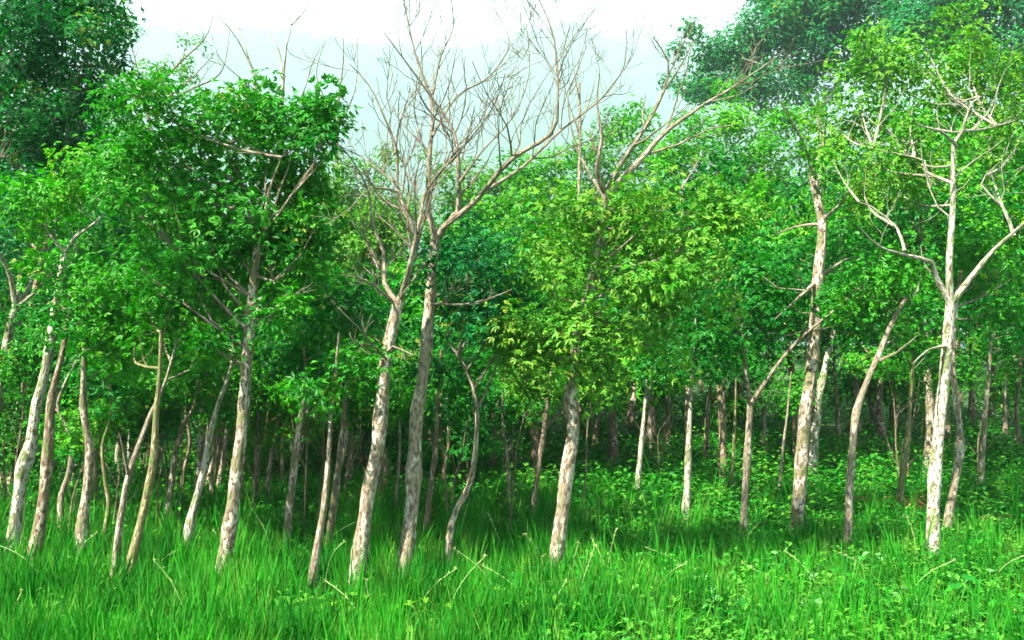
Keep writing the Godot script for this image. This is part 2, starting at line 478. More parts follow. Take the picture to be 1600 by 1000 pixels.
# the stems one can follow in the photograph, front rows
var TREES := [
	{"l": "bare grey tree with a long limb reaching sideways, base in long grass", "b": 0, "tw": 4.2, "tl": 2,
		"p": [[630, 893], [637, 850], [645, 760], [650, 660], [662, 580], [668, 510], [675, 430], [682, 370]], "w": [31, 19],
		"br": [[15, [682, 372], [674, 330, .1], [676, 250, .1], [675, 160, .0], [652, 85, -.1], [632, -10, -.2]],
			[15, [682, 374], [694, 352, .1], [712, 325, .2], [715, 270, .3], [710, 205, .3], [688, 168, .3], [650, 110, .4], [603, 50, .5]],
			[13, [690, 358, .1], [745, 310, .3], [800, 250, .6], [858, 208, .8], [870, 160, .9], [867, 55, .8], [842, -10, .7]],
			[8, [760, 298, .3], [815, 262, 0], [880, 205, -.2], [940, 150, -.4], [974, 95, -.5], [978, 45, -.5]],
			[6, [676, 215, .1], [715, 152, -.2], [765, 118, -.5], [800, 70, -.8], [770, 10, -1.0]],
			[6, [676, 150, 0], [692, 95, -.1], [706, 40, -.2], [708, -10, -.2]],
			[6, [675, 300, .1], [700, 260, .4], [735, 215, .7], [775, 165, .9], [790, 120, 1.0]],
			[5.5, [715, 290, .3], [755, 235, .3], [800, 190, .2], [822, 120, .1], [818, 40, 0]],
			[4.5, [800, 250, .6], [790, 200, .9], [762, 150, 1.1], [740, 95, 1.2]],
			[6, [676, 474, .1], [720, 474, .3], [760, 466, .5], [805, 456, .6]],
			[5, [677, 466, -.1], [705, 452, -.3], [742, 447, -.5]],
			[7, [679, 400, 0], [655, 420, .3], [640, 440, .4], [628, 470, .5]],
		]},
	{"l": "bare pale tree forking into thin upright stems, base in long grass", "b": 0, "tw": 4.8, "tl": 2,
		"p": [[557, 905], [565, 850], [575, 770], [590, 700], [598, 620], [604, 555], [616, 500], [624, 468]], "w": [29, 21],
		"br": [[13, [624, 470], [640, 420, .1], [650, 370, .2], [640, 330, .2], [622, 292, .2], [617, 232, .2], [596, 180, .2], [570, 135, .2], [540, 95, .2]],
			[5, [617, 240, .2], [630, 178, -.1], [655, 130, -.3], [662, 70, -.5]],
			[12, [622, 474], [606, 440, -.2], [597, 395, -.3], [586, 350, -.4], [576, 300, -.5], [548, 250, -.6], [520, 215, -.7]],
			[12, [626, 466], [646, 415, .3], [660, 350, .5], [664, 300, .5], [690, 262, .6], [722, 225, .8], [745, 165, .9]],
			[5, [621, 300, .2], [585, 300, .4], [545, 325, .7], [510, 345, .9]],
			[6, [603, 560, .0], [585, 535, .3], [560, 510, .5], [538, 490, .6]],
			[7, [620, 478, .0], [590, 450, .3], [560, 432, .5], [530, 424, .6]],
			[4, [616, 285, .2], [575, 255, .0], [540, 235, -.2], [505, 225, -.3]],
			[6, [592, 420, -.3], [570, 380, -.5], [560, 340, -.6], [555, 300, -.7]],
			[6, [600, 556], [615, 545, .2], [640, 552, .4], [652, 545, .5]],
		]},
	{"l": "tree with a bare forked top and olive leaves around its pale stem", "b": 0, "tw": 3.4, "k": "olive", "th": .8,
		"p": [[868, 885], [875, 830], [885, 740], [896, 670], [893, 620], [898, 560], [908, 500], [922, 450], [934, 390], [940, 340], [947, 300]], "w": [29, 15],
		"br": [[10, [947, 302], [936, 272, .1], [938, 215, .2], [932, 165, .2], [938, 120, .2]],
			[11, [948, 300], [978, 252, .2], [1012, 194, .4], [1038, 138, .5], [1042, 103, .5], [1018, 60, .6]],
			[12, [950, 302], [990, 262, -.1], [1040, 212, -.2], [1096, 170, -.4], [1140, 137, -.6], [1205, 95, -.8]],
			[5, [1010, 240, -.1], [1060, 222, .1], [1105, 200, .3], [1150, 190, .5]],
			[6, [946, 310], [925, 270, -.3], [900, 225, -.5], [885, 160, -.6], [905, 110, -.7]],
			[3.5, [1040, 138, .5], [1066, 100, .7], [1080, 60, .8]],
		],
		"cr": [[935, 330, 42], [985, 335, 46], [1040, 325, 44], [1095, 330, 40], [960, 385, 48], [1030, 385, 52], [1090, 375, 44], [1000, 440, 52], [1065, 430, 50], [955, 450, 44], [985, 500, 50], [1045, 490, 46], [920, 520, 44], [870, 510, 44], [835, 535, 36], [880, 420, 40], [850, 400, 28], [905, 560, 40], [875, 575, 30], [960, 545, 36], [1150, 345, 28], [835, 440, 26], [815, 525, 30], [855, 555, 30], [800, 550, 22], [940, 580, 26], [1020, 540, 34], [890, 470, 34], [900, 330, 26]]},
	{"l": "brown-barked leafy tree with dense bright crown beside the bare pale tree", "b": 1, "k": "mid", "tw": .8, "th": 1.1,
		"p": [[346, 892], [355, 850], [368, 740], [378, 660], [385, 560], [392, 480], [400, 410], [404, 365]], "w": [28, 16],
		"br": [[11, [404, 370], [412, 335, .2], [426, 295, .3], [442, 245, .4]], [9, [403, 380], [392, 330, -.2], [376, 270, -.4], [362, 205, -.5]], [8, [404, 375], [440, 330, .4], [472, 265, .7]],
			[6, [392, 470], [415, 490, .3], [440, 474, .5], [482, 448, .6]], [6, [400, 430], [430, 440, .2], [452, 420, .4]]],
		"cr": [[420, 172, 34], [385, 185, 32], [455, 190, 32], [490, 178, 24], [512, 188, 20], [345, 185, 42], [300, 205, 46], [250, 220, 42], [420, 215, 48], [465, 225, 46], [500, 215, 30], [350, 245, 44], [295, 265, 46], [440, 280, 48], [480, 275, 32], [340, 310, 46], [385, 330, 40], [450, 340, 44], [285, 330, 46], [475, 370, 36], [420, 385, 36], [330, 375, 46], [370, 400, 38], [250, 280, 40], [230, 330, 36], [480, 310, 30], [300, 430, 40], [455, 400, 30], [210, 250, 36], [180, 300, 34], [260, 470, 36], [330, 470, 34], [440, 450, 34], [480, 430, 32], [425, 500, 30], [350, 540, 30], [500, 340, 28], [220, 420, 34], [180, 185, 30], [230, 170, 26]]},
	{"l": "pale tree forking into three clean limbs, fine twigs under olive crown", "b": 0, "k": "olive", "tw": 1.6, "bk": 1.3, "th": .8,
		"p": [[1458, 855], [1463, 770], [1470, 690], [1478, 600], [1481, 520], [1481, 470]], "w": [24, 19],
		"br": [[13, [1481, 474], [1483, 400, .1], [1488, 320, .1], [1492, 225, .0], [1502, 205, 0], [1517, 165, .1], [1532, 150, .1]],
			[12, [1480, 472], [1463, 437, .1], [1460, 408, .2], [1420, 396, .3], [1375, 384, .5], [1338, 352, .7]],
			[12, [1484, 472], [1520, 427, .2], [1556, 394, .4], [1600, 350, .6], [1650, 300, .8]],
			[6, [1410, 394, .3], [1398, 352, .1], [1360, 325, 0], [1345, 312, -.1]],
			[6, [1491, 230, 0], [1465, 207, .3], [1432, 195, .5], [1420, 175, .6]], [6, [1500, 207, 0], [1540, 202, -.3], [1585, 188, -.5]],
			[6, [1490, 290, 0], [1450, 265, -.3], [1438, 250, -.4], [1350, 230, -.8]], [6, [1580, 370, .4], [1570, 320, .3], [1535, 285, .1], [1560, 250, 0]], [6, [1481, 540], [1455, 545, .2], [1425, 565, .4]]],
		"cr": [[1450, 80, 50], [1390, 105, 46], [1510, 95, 46], [1565, 120, 46], [1340, 150, 44], [1430, 140, 48], [1490, 140, 40], [1310, 200, 38], [1375, 190, 44], [1440, 195, 36], [1550, 170, 40], [1300, 250, 32], [1350, 245, 38], [1410, 250, 40], [1590, 230, 40], [1450, 280, 32], [1400, 300, 36], [1545, 260, 30], [1345, 290, 30], [1600, 170, 40]]},
	{"l": "brown mottled tree with pale upper trunk and short broken limbs", "b": 2, "lb": 0, "tw": 1.2, "k": "deep",
		"p": [[1245, 832], [1250, 740], [1255, 660], [1265, 580], [1270, 520], [1276, 440], [1284, 360], [1276, 300], [1270, 268]], "w": [27, 15],
		"br": [[8, [1270, 270], [1262, 240, .1], [1240, 200, .3], [1218, 158, .4]], [8, [1283, 345], [1310, 326, .2], [1337, 288, .4]], [8, [1276, 440], [1245, 466, .3], [1208, 500, .5]], [7, [1277, 436], [1318, 410, -.2], [1345, 402, -.3]], [6, [1280, 350], [1245, 352, -.2], [1205, 372, -.3]], [7, [1270, 272], [1282, 225, -.2], [1275, 180, -.3]]],
		"cr": [[1190, 430, 40], [1230, 470, 40], [1200, 520, 38], [1310, 470, 36], [1320, 520, 36], [1240, 400, 30], [1330, 390, 30]]},
	{"l": "slim tree forking low with one long pale diagonal limb", "b": 0, "tw": .8, "k": "deep",
		"p": [[1162, 828], [1167, 740], [1170, 680], [1172, 630]], "w": [14, 12],
		"br": [[8, [1172, 634], [1163, 590, .1], [1160, 530, .1], [1158, 470, .2]], [9, [1172, 634], [1192, 610, .2], [1212, 577, .3], [1248, 532, .5], [1300, 488, .7], [1350, 440, .8], [1380, 412, .8]]],
		"cr": [[1150, 440, 36], [1130, 480, 38], [1170, 500, 30], [1110, 530, 36], [1150, 550, 28]]},
	{"l": "slim whitish tree leaning sideways with two side limbs", "b": 0, "tw": 1.0, "k": "mid",
		"p": [[1325, 848], [1330, 760], [1336, 690], [1343, 640], [1360, 590], [1378, 545], [1388, 515], [1412, 465]], "w": [16, 8],
		"br": [[6, [1376, 563], [1402, 550, .2], [1440, 518, .4]], [5, [1382, 540], [1395, 535, -.2], [1410, 548, -.3]]],
		"cr": [[1400, 440, 36], [1350, 430, 34], [1420, 490, 30], [1380, 470, 32], [1440, 420, 34]]},
	{"l": "pale stem close beside the clean three-limbed tree", "b": 0, "p": [[1480, 825], [1488, 760], [1496, 690], [1490, 620], [1486, 560], [1495, 480], [1505, 420]], "w": [17, 11], "k": "mid",
		"cr": [[1530, 440, 36], [1500, 390, 34], [1560, 480, 36], [1540, 390, 34], [1590, 430, 36]]},
	{"l": "thick pale stem leaning beside the mottled broken-limbed tree", "b": 0, "p": [[1266, 745], [1272, 680], [1278, 630], [1290, 570], [1302, 520], [1318, 440]], "w": [20, 13], "k": "mid", "cr": [[1320, 420, 36], [1300, 480, 36], [1360, 500, 40], [1310, 350, 30]]},
	{"l": "crooked tree with a knee in its stem and a forked leafy head", "b": 0, "tw": .8, "k": "fresh",
		"p": [[22, 850], [28, 800], [36, 740], [50, 700], [58, 640], [70, 590], [85, 500], [93, 440], [101, 390]], "w": [25, 14],
		"br": [[8, [101, 394], [118, 371, .2], [145, 345, .3], [182, 308, .4], [216, 264, .5]], [6, [100, 394], [88, 372, 0], [62, 335, -.2]]],
		"cr": [[70, 300, 42], [120, 305, 40], [170, 285, 36], [60, 350, 36], [140, 250, 40], [200, 250, 34], [110, 350, 26]]},
	{"l": "brown mottled stem leaning against the crooked kneed tree", "b": 1, "p": [[52, 875], [58, 840], [68, 760], [74, 690], [80, 620], [96, 560], [112, 480]], "w": [29, 14], "k": "mid", "cr": [[120, 450, 40], [150, 480, 40], [90, 500, 34], [160, 430, 36]]},
	{"l": "tree with four limbs fanning from one point of its stem", "b": 1, "lb": 0, "tw": .8, "k": "dark", "th": 2.0, "sink": 6.0,
		"p": [[-22, 830], [-12, 720], [0, 620], [8, 560], [18, 500], [24, 482]], "w": [19, 14],
		"br": [[10, [24, 486], [14, 435, .1], [4, 405, .2], [-14, 360, .3], [-10, 250, .4]], [7, [25, 486], [30, 420, 0], [36, 345, -.1], [40, 240, -.2]], [8, [26, 484], [50, 428, -.2], [85, 368, -.4], [100, 260, -.5]], [7, [28, 478], [58, 452, .2], [95, 406, .4], [115, 392, .5]]],
		"cr": [[30, 40, 52], [100, 30, 50], [150, 60, 40], [60, 100, 54], [0, 120, 54], [130, 115, 44], [40, 170, 54], [100, 180, 48], [150, 160, 32], [0, 230, 50], [70, 240, 50], [130, 225, 38], [20, 300, 48], [90, 300, 44], [20, 360, 34], [-10, 40, 50], [155, 15, 34], [50, -20, 50], [120, -15, 44]]},
	{"l": "brown stem among the crowded trunks beside the kneed tree", "b": 1, "p": [[126, 858], [130, 790], [136, 710], [128, 640], [132, 560], [140, 480]], "w": [22, 12], "k": "fresh", "cr": [[150, 520, 40], [200, 500, 40], [180, 560, 36], [220, 450, 36]]},
	{"l": "pale slanting stem with a crook, growing from tall grass", "b": 0, "tw": .6, "p": [[181, 890], [186, 850], [195, 790], [208, 730], [234, 655], [258, 595], [275, 530]], "w": [17, 4], "k": "fresh", "cr": [[290, 500, 34], [250, 520, 34], [310, 540, 34]], "br": [[7, [205, 742], [194, 712, .2], [190, 680, .3]]]},
	{"l": "mossy stem standing behind the slanting pale stem", "b": 3, "p": [[200, 905], [212, 840], [226, 770], [236, 715], [242, 650], [250, 590], [255, 520]], "w": [21, 13], "k": "mid", "cr": [[230, 480, 36], [270, 470, 36], [210, 540, 34]]},
	{"l": "thin reddish stem curving up beside the leaning lichened one", "b": 1, "p": [[262, 815], [268, 770], [276, 705], [288, 662], [302, 635], [310, 580]], "w": [13, 8], "k": "mid", "cr": [[300, 570, 30], [330, 560, 30]]},
	{"l": "lichened stem leaning strongly beside the brown-barked leafy tree", "b": 0, "p": [[292, 850], [301, 800], [318, 730], [328, 675], [340, 632], [355, 592], [364, 560], [366, 500]], "w": [17, 8], "k": "fresh", "cr": [[350, 520, 34], [370, 470, 32], [330, 490, 30]]},
	{"l": "brown stem with a thin whitish top shoot", "b": 1, "lb": 0, "p": [[448, 842], [456, 770], [466, 690], [474, 630], [477, 590]], "w": [15, 10], "k": "deep", "br": [[5, [477, 594], [477, 545, .1], [470, 510, .1]]], "cr": [[440, 560, 36], [500, 570, 34], [460, 500, 36], [520, 520, 34]]},
	{"l": "pale lower stem twinned with a brown one in tall grass", "b": 0, "p": [[490, 893], [499, 835], [506, 790], [512, 730], [517, 650], [524, 590], [530, 520]], "w": [16, 9], "k": "mid", "cr": [[540, 590, 34], [500, 620, 30], [560, 560, 32]]},
	{"l": "brown stem twinned with a pale one, half hidden behind it", "b": 1, "p": [[514, 850], [524, 770], [530, 720], [538, 640], [545, 570], [550, 500]], "w": [14, 9], "k": "deep", "cr": [[560, 480, 38], [520, 470, 36], [590, 520, 34], [490, 440, 36]]},
	{"l": "brown curving stem swept sideways above the grass", "b": 1, "p": [[702, 878], [702, 840], [712, 800], [734, 757], [743, 700], [745, 640], [735, 592], [716, 556], [700, 530]], "w": [13, 11], "k": "dark", "th": 1.3, "cr": [[720, 440, 44], [770, 430, 40], [710, 500, 40], [760, 490, 42], [800, 470, 34], [730, 400, 36], [790, 510, 34]]},
	{"l": "thin brown stem just behind the bare grey tree", "b": 1, "p": [[666, 832], [673, 760], [681, 700], [684, 620], [690, 540]], "w": [13, 8], "k": "deep", "cr": [[700, 580, 34], [680, 640, 30], [740, 560, 30]]},
	{"l": "brown slanting stem behind the tree with olive leaves", "b": 1, "p": [[833, 812], [839, 750], [848, 685], [855, 635], [862, 570]], "w": [13, 9], "k": "mid", "cr": [[850, 600, 26], [830, 640, 24]]},
	{"l": "stout reddish-brown stem uphill of the olive-leaved tree", "b": 1, "p": [[958, 732], [958, 690], [957, 640], [955, 590]], "w": [20, 17], "k": "deep", "cr": [[950, 570, 34], [990, 580, 32]]},
	{"l": "slim grey stem standing alone in low green cover", "b": 0, "p": [[995, 778], [1000, 710], [1006, 650], [1012, 590]], "w": [12, 9], "k": "deep", "cr": [[1020, 570, 34], [1050, 560, 34]]},
	{"l": "thin brown stem close behind the slim grey one", "b": 1, "p": [[1014, 708], [1016, 655], [1017, 600], [1018, 550]], "w": [11, 8], "k": "deep", "cr": [[1000, 540, 30]]},
	{"l": "straight spotted stem rising from low green cover", "b": 0, "p": [[1072, 812], [1075, 740], [1077, 680], [1080, 615], [1083, 550]], "w": [15, 10], "k": "deep", "cr": [[1090, 520, 40], [1060, 560, 30], [1120, 570, 30], [1080, 460, 36]]},
	{"l": "thin crooked stem behind the straight spotted one", "b": 1, "p": [[1102, 727], [1104, 660], [1110, 600], [1118, 530]], "w": [10, 7], "k": "deep", "cr": [[1120, 500, 34], [1150, 570, 26]]},
	{"l": "thread-thin green stem between two paler trees", "b": 3, "p": [[1142, 768], [1146, 700], [1149, 640], [1150, 590]], "w": [7, 5]},
	{"l": "thin whitish stem beside the mottled broken-limbed tree", "b": 0, "p": [[1217, 780], [1223, 710], [1231, 640], [1236, 580]], "w": [7, 5]},
	{"l": "mossy thin stem above the rust-brown dry fern", "b": 3, "p": [[1403, 805], [1410, 730], [1416, 680], [1424, 610], [1428, 545]], "w": [13, 8], "k": "mid", "cr": [[1430, 540, 28], [1400, 530, 28]]},
	{"l": "brown stem with a pale middle, upslope of the three-limbed tree", "b": 1, "p": [[1532, 775], [1535, 700], [1540, 640], [1546, 570], [1550, 500]], "w": [12, 8], "k": "deep", "cr": [[1560, 530, 36], [1520, 500, 36], [1590, 510, 34]]},
	{"l": "short brown stem standing beside the twinned stems", "b": 1, "p": [[543, 765], [548, 710], [552, 650], [556, 580]], "w": [15, 11], "k": "deep", "cr": [[560, 560, 30]]},
	{"l": "straight brown stem between the bare grey tree and curving stem", "b": 1, "p": [[712, 748], [714, 690], [715, 620], [718, 560]], "w": [10, 8]},
	{"l": "brown stem crossing behind the brown-barked leafy tree", "b": 1, "p": [[398, 800], [402, 720], [405, 640], [410, 560]], "w": [15, 10], "k": "deep", "cr": [[420, 530, 36], [430, 600, 28], [400, 580, 28]]},
	{"l": "plain brown stem behind the leaning lichened one", "b": 1, "p": [[306, 790], [312, 700], [315, 620], [318, 560]], "w": [14, 10]},
]

# wide crowns behind, followed by their outline; d is the distance in metres
var BIG := [
	{"n": "forest_tree", "l": "huge hazy blue-green forest tree rising above everything", "b": 0, "d": 75.0, "k": "teal", "ls": 4.0, "th": 2.4, "tw": .3, "tl": 1,
		"p": [[1290, 640], [1288, 500], [1280, 350], [1285, 220], [1280, 160]], "w": [24, 12],
		"br": [[9, [1280, 180], [1230, 120, 1], [1160, 90, 2]], [9, [1281, 170], [1340, 90, -1], [1380, 40, -2]], [8, [1282, 200], [1200, 170, -1], [1120, 140, -2]]],
		"cr": [[1150, 70, 40], [1195, 45, 44], [1245, 25, 50], [1300, 20, 50], [1350, 40, 48], [1200, 95, 40], [1255, 85, 44], [1320, 85, 46], [1110, 90, 28], [1130, 130, 36], [1085, 140, 24], [1180, 140, 34], [1375, 95, 44], [1230, -20, 50], [1310, -20, 50], [1240, 140, 30], [1380, 0, 40]]},
	{"n": "forest_tree", "l": "tall hazy forest tree with dense dark top behind the olive crown", "b": 1, "d": 64.0, "k": "teal", "ls": 3.5, "th": 2.4, "tw": .3, "tl": 1,
		"p": [[1530, 620], [1525, 400], [1530, 200], [1528, 120]], "w": [24, 12],
		"br": [[8, [1528, 140], [1480, 70, 1], [1440, 30, 1]]],
		"cr": [[1440, 20, 44], [1500, 15, 48], [1555, 30, 44], [1600, 60, 48], [1480, 60, 40], [1540, 80, 44], [1420, 50, 34], [1590, -10, 50], [1520, -30, 50], [1590, 120, 44], [1560, 220, 40], [1590, 300, 46], [1520, 330, 40], [1580, 380, 40], [1440, 350, 40], [1500, 280, 40]]},
	{"l": "broad bright green crown behind the bare forked top", "b": 0, "d": 25.0, "k": "fresh", "ls": 1.4, "th": 1.1, "tw": .3, "tl": 1,
		"p": [[1150, 700], [1148, 560], [1155, 420], [1150, 320]], "w": [16, 9],
		"cr": [[1080, 215, 40], [1130, 190, 42], [1180, 200, 40], [1050, 250, 40], [1110, 255, 46], [1170, 260, 46], [1225, 240, 38], [1040, 290, 34], [1210, 300, 44], [1150, 310, 42], [1240, 330, 36], [1100, 310, 36], [1245, 190, 30], [1200, 355, 34]]},
	{"l": "light green crown filling the gap behind the long side limb", "b": 1, "d": 29.0, "k": "fresh", "ls": 1.5, "th": .95, "tw": .3, "tl": 1,
		"p": [[885, 690], [880, 560], [878, 420], [875, 330]], "w": [13, 8],
		"cr": [[960, 190, 30], [985, 215, 34], [930, 225, 30], [880, 250, 34], [840, 270, 36], [905, 280, 38], [960, 265, 34], [1000, 260, 30], [860, 310, 36], [820, 310, 32], [900, 330, 30], [800, 345, 30], [780, 300, 28], [850, 350, 34]]},
	{"l": "yellow-green crown behind the two bare trees", "b": 0, "d": 22.0, "k": "olive", "ls": 1.2, "th": .95, "tw": .3, "tl": 1,
		"p": [[590, 720], [585, 600], [588, 480], [580, 400]], "w": [13, 9],
		"cr": [[545, 265, 28], [530, 300, 34], [575, 300, 36], [560, 345, 40], [520, 350, 34], [605, 330, 34], [540, 395, 38], [590, 385, 36], [510, 400, 30], [640, 320, 28], [620, 370, 30]]},
	{"l": "hazy yellow-green crown between the bare trees and the olive-leaved tree", "b": 1, "d": 31.0, "k": "olive", "ls": 1.6, "th": .95, "tw": .3, "tl": 1,
		"p": [[745, 690], [742, 560], [740, 450], [735, 380]], "w": [12, 8],
		"cr": [[700, 285, 26], [740, 270, 30], [780, 285, 28], [720, 315, 32], [765, 325, 34], [685, 325, 28], [810, 330, 28], [740, 360, 32], [790, 375, 32], [700, 360, 28], [830, 380, 28]]},
	{"l": "dark rounded crown behind the bare grey tree", "b": 1, "d": 19.0, "k": "dark", "ls": 1.1, "th": 1.3, "tw": .3, "tl": 1,
		"p": [[770, 725], [768, 640], [765, 560], [762, 500]], "w": [11, 9],
		"cr": [[720, 410, 36], [765, 400, 38], [740, 450, 40], [785, 450, 38], [700, 470, 34], [810, 420, 28], [760, 500, 38], [715, 520, 30], [800, 500, 28]]},
	{"l": "bright crown catching light behind the brown-barked leafy tree", "b": 0, "d": 19.0, "k": "fresh", "ls": 1.1, "th": 1.0, "tw": .3, "tl": 1,
		"p": [[205, 745], [208, 640], [212, 540], [210, 460]], "w": [12, 9],
		"cr": [[190, 400, 40], [240, 400, 42], [210, 350, 40], [170, 450, 38], [235, 455, 40], [280, 420, 36], [260, 350, 36], [200, 500, 34], [150, 390, 34], [280, 490, 30]]},
	{"l": "half-bare tree with sprawling twigs and a few yellowish leaves atop", "b": 0, "d": 24.0, "k": "olive", "ls": .9, "th": .35, "tw": 1.3, "tl": 2,
		"p": [[245, 720], [250, 520], [240, 300], [235, 200], [225, 165]], "w": [12, 7],
		"br": [[5, [228, 170], [215, 110, 0], [195, 40, 0]], [5, [228, 168], [270, 110, .4], [320, 60, .7], [333, 15, .8]], [5, [232, 175], [300, 140, -.4], [350, 110, -.6], [362, 20, -.6]], [4, [230, 165], [205, 130, .5], [180, 90, .7]], [4, [245, 165], [300, 125, .7], [340, 75, 1.0]]],
		"cr": [[200, 22, 16], [190, 45, 14], [310, 75, 16], [250, 130, 16], [280, 120, 12], [225, 150, 20], [300, 150, 16], [185, 55, 14], [262, 100, 10], [190, 110, 14]]},
	{"l": "slim bare tree showing two upright forks above the leafy crown", "b": 0, "d": 21.0, "tw": .9, "tl": 2,
		"p": [[432, 720], [430, 500], [436, 300], [440, 170], [442, 120]], "w": [12, 7],
		"br": [[5, [442, 125], [448, 70, .1], [455, 35, .2], [436, -10, .3]], [4, [455, 38, .2], [478, 15, 0], [484, -20, 0]], [5, [441, 130], [436, 80, -.2], [418, 45, -.3], [404, -10, -.4]], [4, [440, 180], [470, 150, .4], [495, 90, .6], [520, 55, .7]]]},
	{"l": "thin bare tree whose top pokes out beside the sprawling twigs", "b": 0, "d": 22.0, "tw": .8, "tl": 2,
		"p": [[405, 715], [408, 500], [405, 300], [400, 140], [394, 105]], "w": [11, 5],
		"br": [[4, [395, 110], [370, 60, .2], [340, 25, .4], [322, -10, .5]], [4, [394, 108], [372, 40, -.2], [366, -10, -.3]], [3, [398, 140], [345, 95, .6], [330, 50, .8]]]},
	{"l": "slender bare tree with sparse upright twigs behind the pale one", "b": 0, "d": 23.0, "tw": 1.2, "tl": 2,
		"p": [[520, 715], [524, 520], [528, 330], [526, 200], [530, 140]], "w": [9, 5],
		"br": [[4, [530, 150], [536, 80, .1], [533, 30, .2]], [4, [527, 190], [495, 120, .3], [510, 60, .5]], [4, [528, 200], [555, 140, -.3], [560, 60, -.4]], [3, [527, 230], [490, 200, .5], [478, 150, .8]]]},
	{"l": "bare reddish tree with brush-like top behind the long side limb", "b": 1, "d": 27.0, "tw": 1.6, "tl": 2,
		"p": [[905, 690], [906, 520], [904, 350], [906, 220], [905, 130]], "w": [9, 5],
		"br": [[4, [906, 210], [890, 160, .2], [875, 110, .4]], [4, [906, 200], [925, 150, -.2], [935, 100, -.3]], [3, [906, 160], [898, 110, .2], [900, 80, .3]], [3, [906, 240], [880, 215, .4], [862, 160, .6]]]},
	{"l": "broken-armed pale tree rising before the broad bright crown", "b": 0, "d": 19.0, "tw": .9, "tl": 1,
		"p": [[1075, 735], [1074, 560], [1070, 400], [1068, 320], [1066, 290]], "w": [9, 6],
		"br": [[4, [1067, 300], [1050, 270, .2], [1035, 262, .3]], [4, [1066, 292], [1085, 262, -.2], [1098, 240, -.3]]]},
]

# ------------------------------------------------------------------ ground cover
func in_view(x: float, d: float, margin: float) -> bool: return absf(x) < d * 0.58 + margin

func place_on_ground(x: float, z: float, s: float, tip: float) -> Transform3D:
	var up := Vector3(rnd(-tip, tip), 1, rnd(-tip, tip)).normalized()
	var side := up.cross(Vector3(cos(rnd(0, TAU)), 0, sin(rnd(0, TAU)))).normalized()
	return Transform3D(Basis(side * s, up * s * rnd(.85, 1.2), side.cross(up) * s), Vector3(x, height(x, z) - 0.02, z))

func cover(called: String, label: String, category: String, mesh: Mesh, m: Material, tries: int, near: float, far: float, want: Callable, tint_a: Color, tint_b: Color, size_a: float, size_b: float) -> void:
	var places := []
	var tints := PackedColorArray()
	for k in tries:
		var u := rnd(0, 1)
		var d := 1.0 / lerpf(1.0 / near, 1.0 / far, u)         # crowds where the picture shows more of each square metre
		var x := rnd(-1, 1) * (d * 0.6 + 1.5)
		if rnd(0, 1) > want.call(x, d): continue
		places.append(place_on_ground(x, -d, rnd(size_a, size_b) * (1.0 + .55 * smoothstep(11.5, 15.0, d)), .36))
		var f := clampf(0.5 + patches.get_noise_2d(x * 14.0, d * 14.0) + rnd(-.35, .35), 0, 1)
		tints.append(tint_a.lerp(tint_b, f))
	var o := scatter(called, mesh, m, self, places, tints)
	o.set_meta("label", label)
	o.set_meta("category", category)

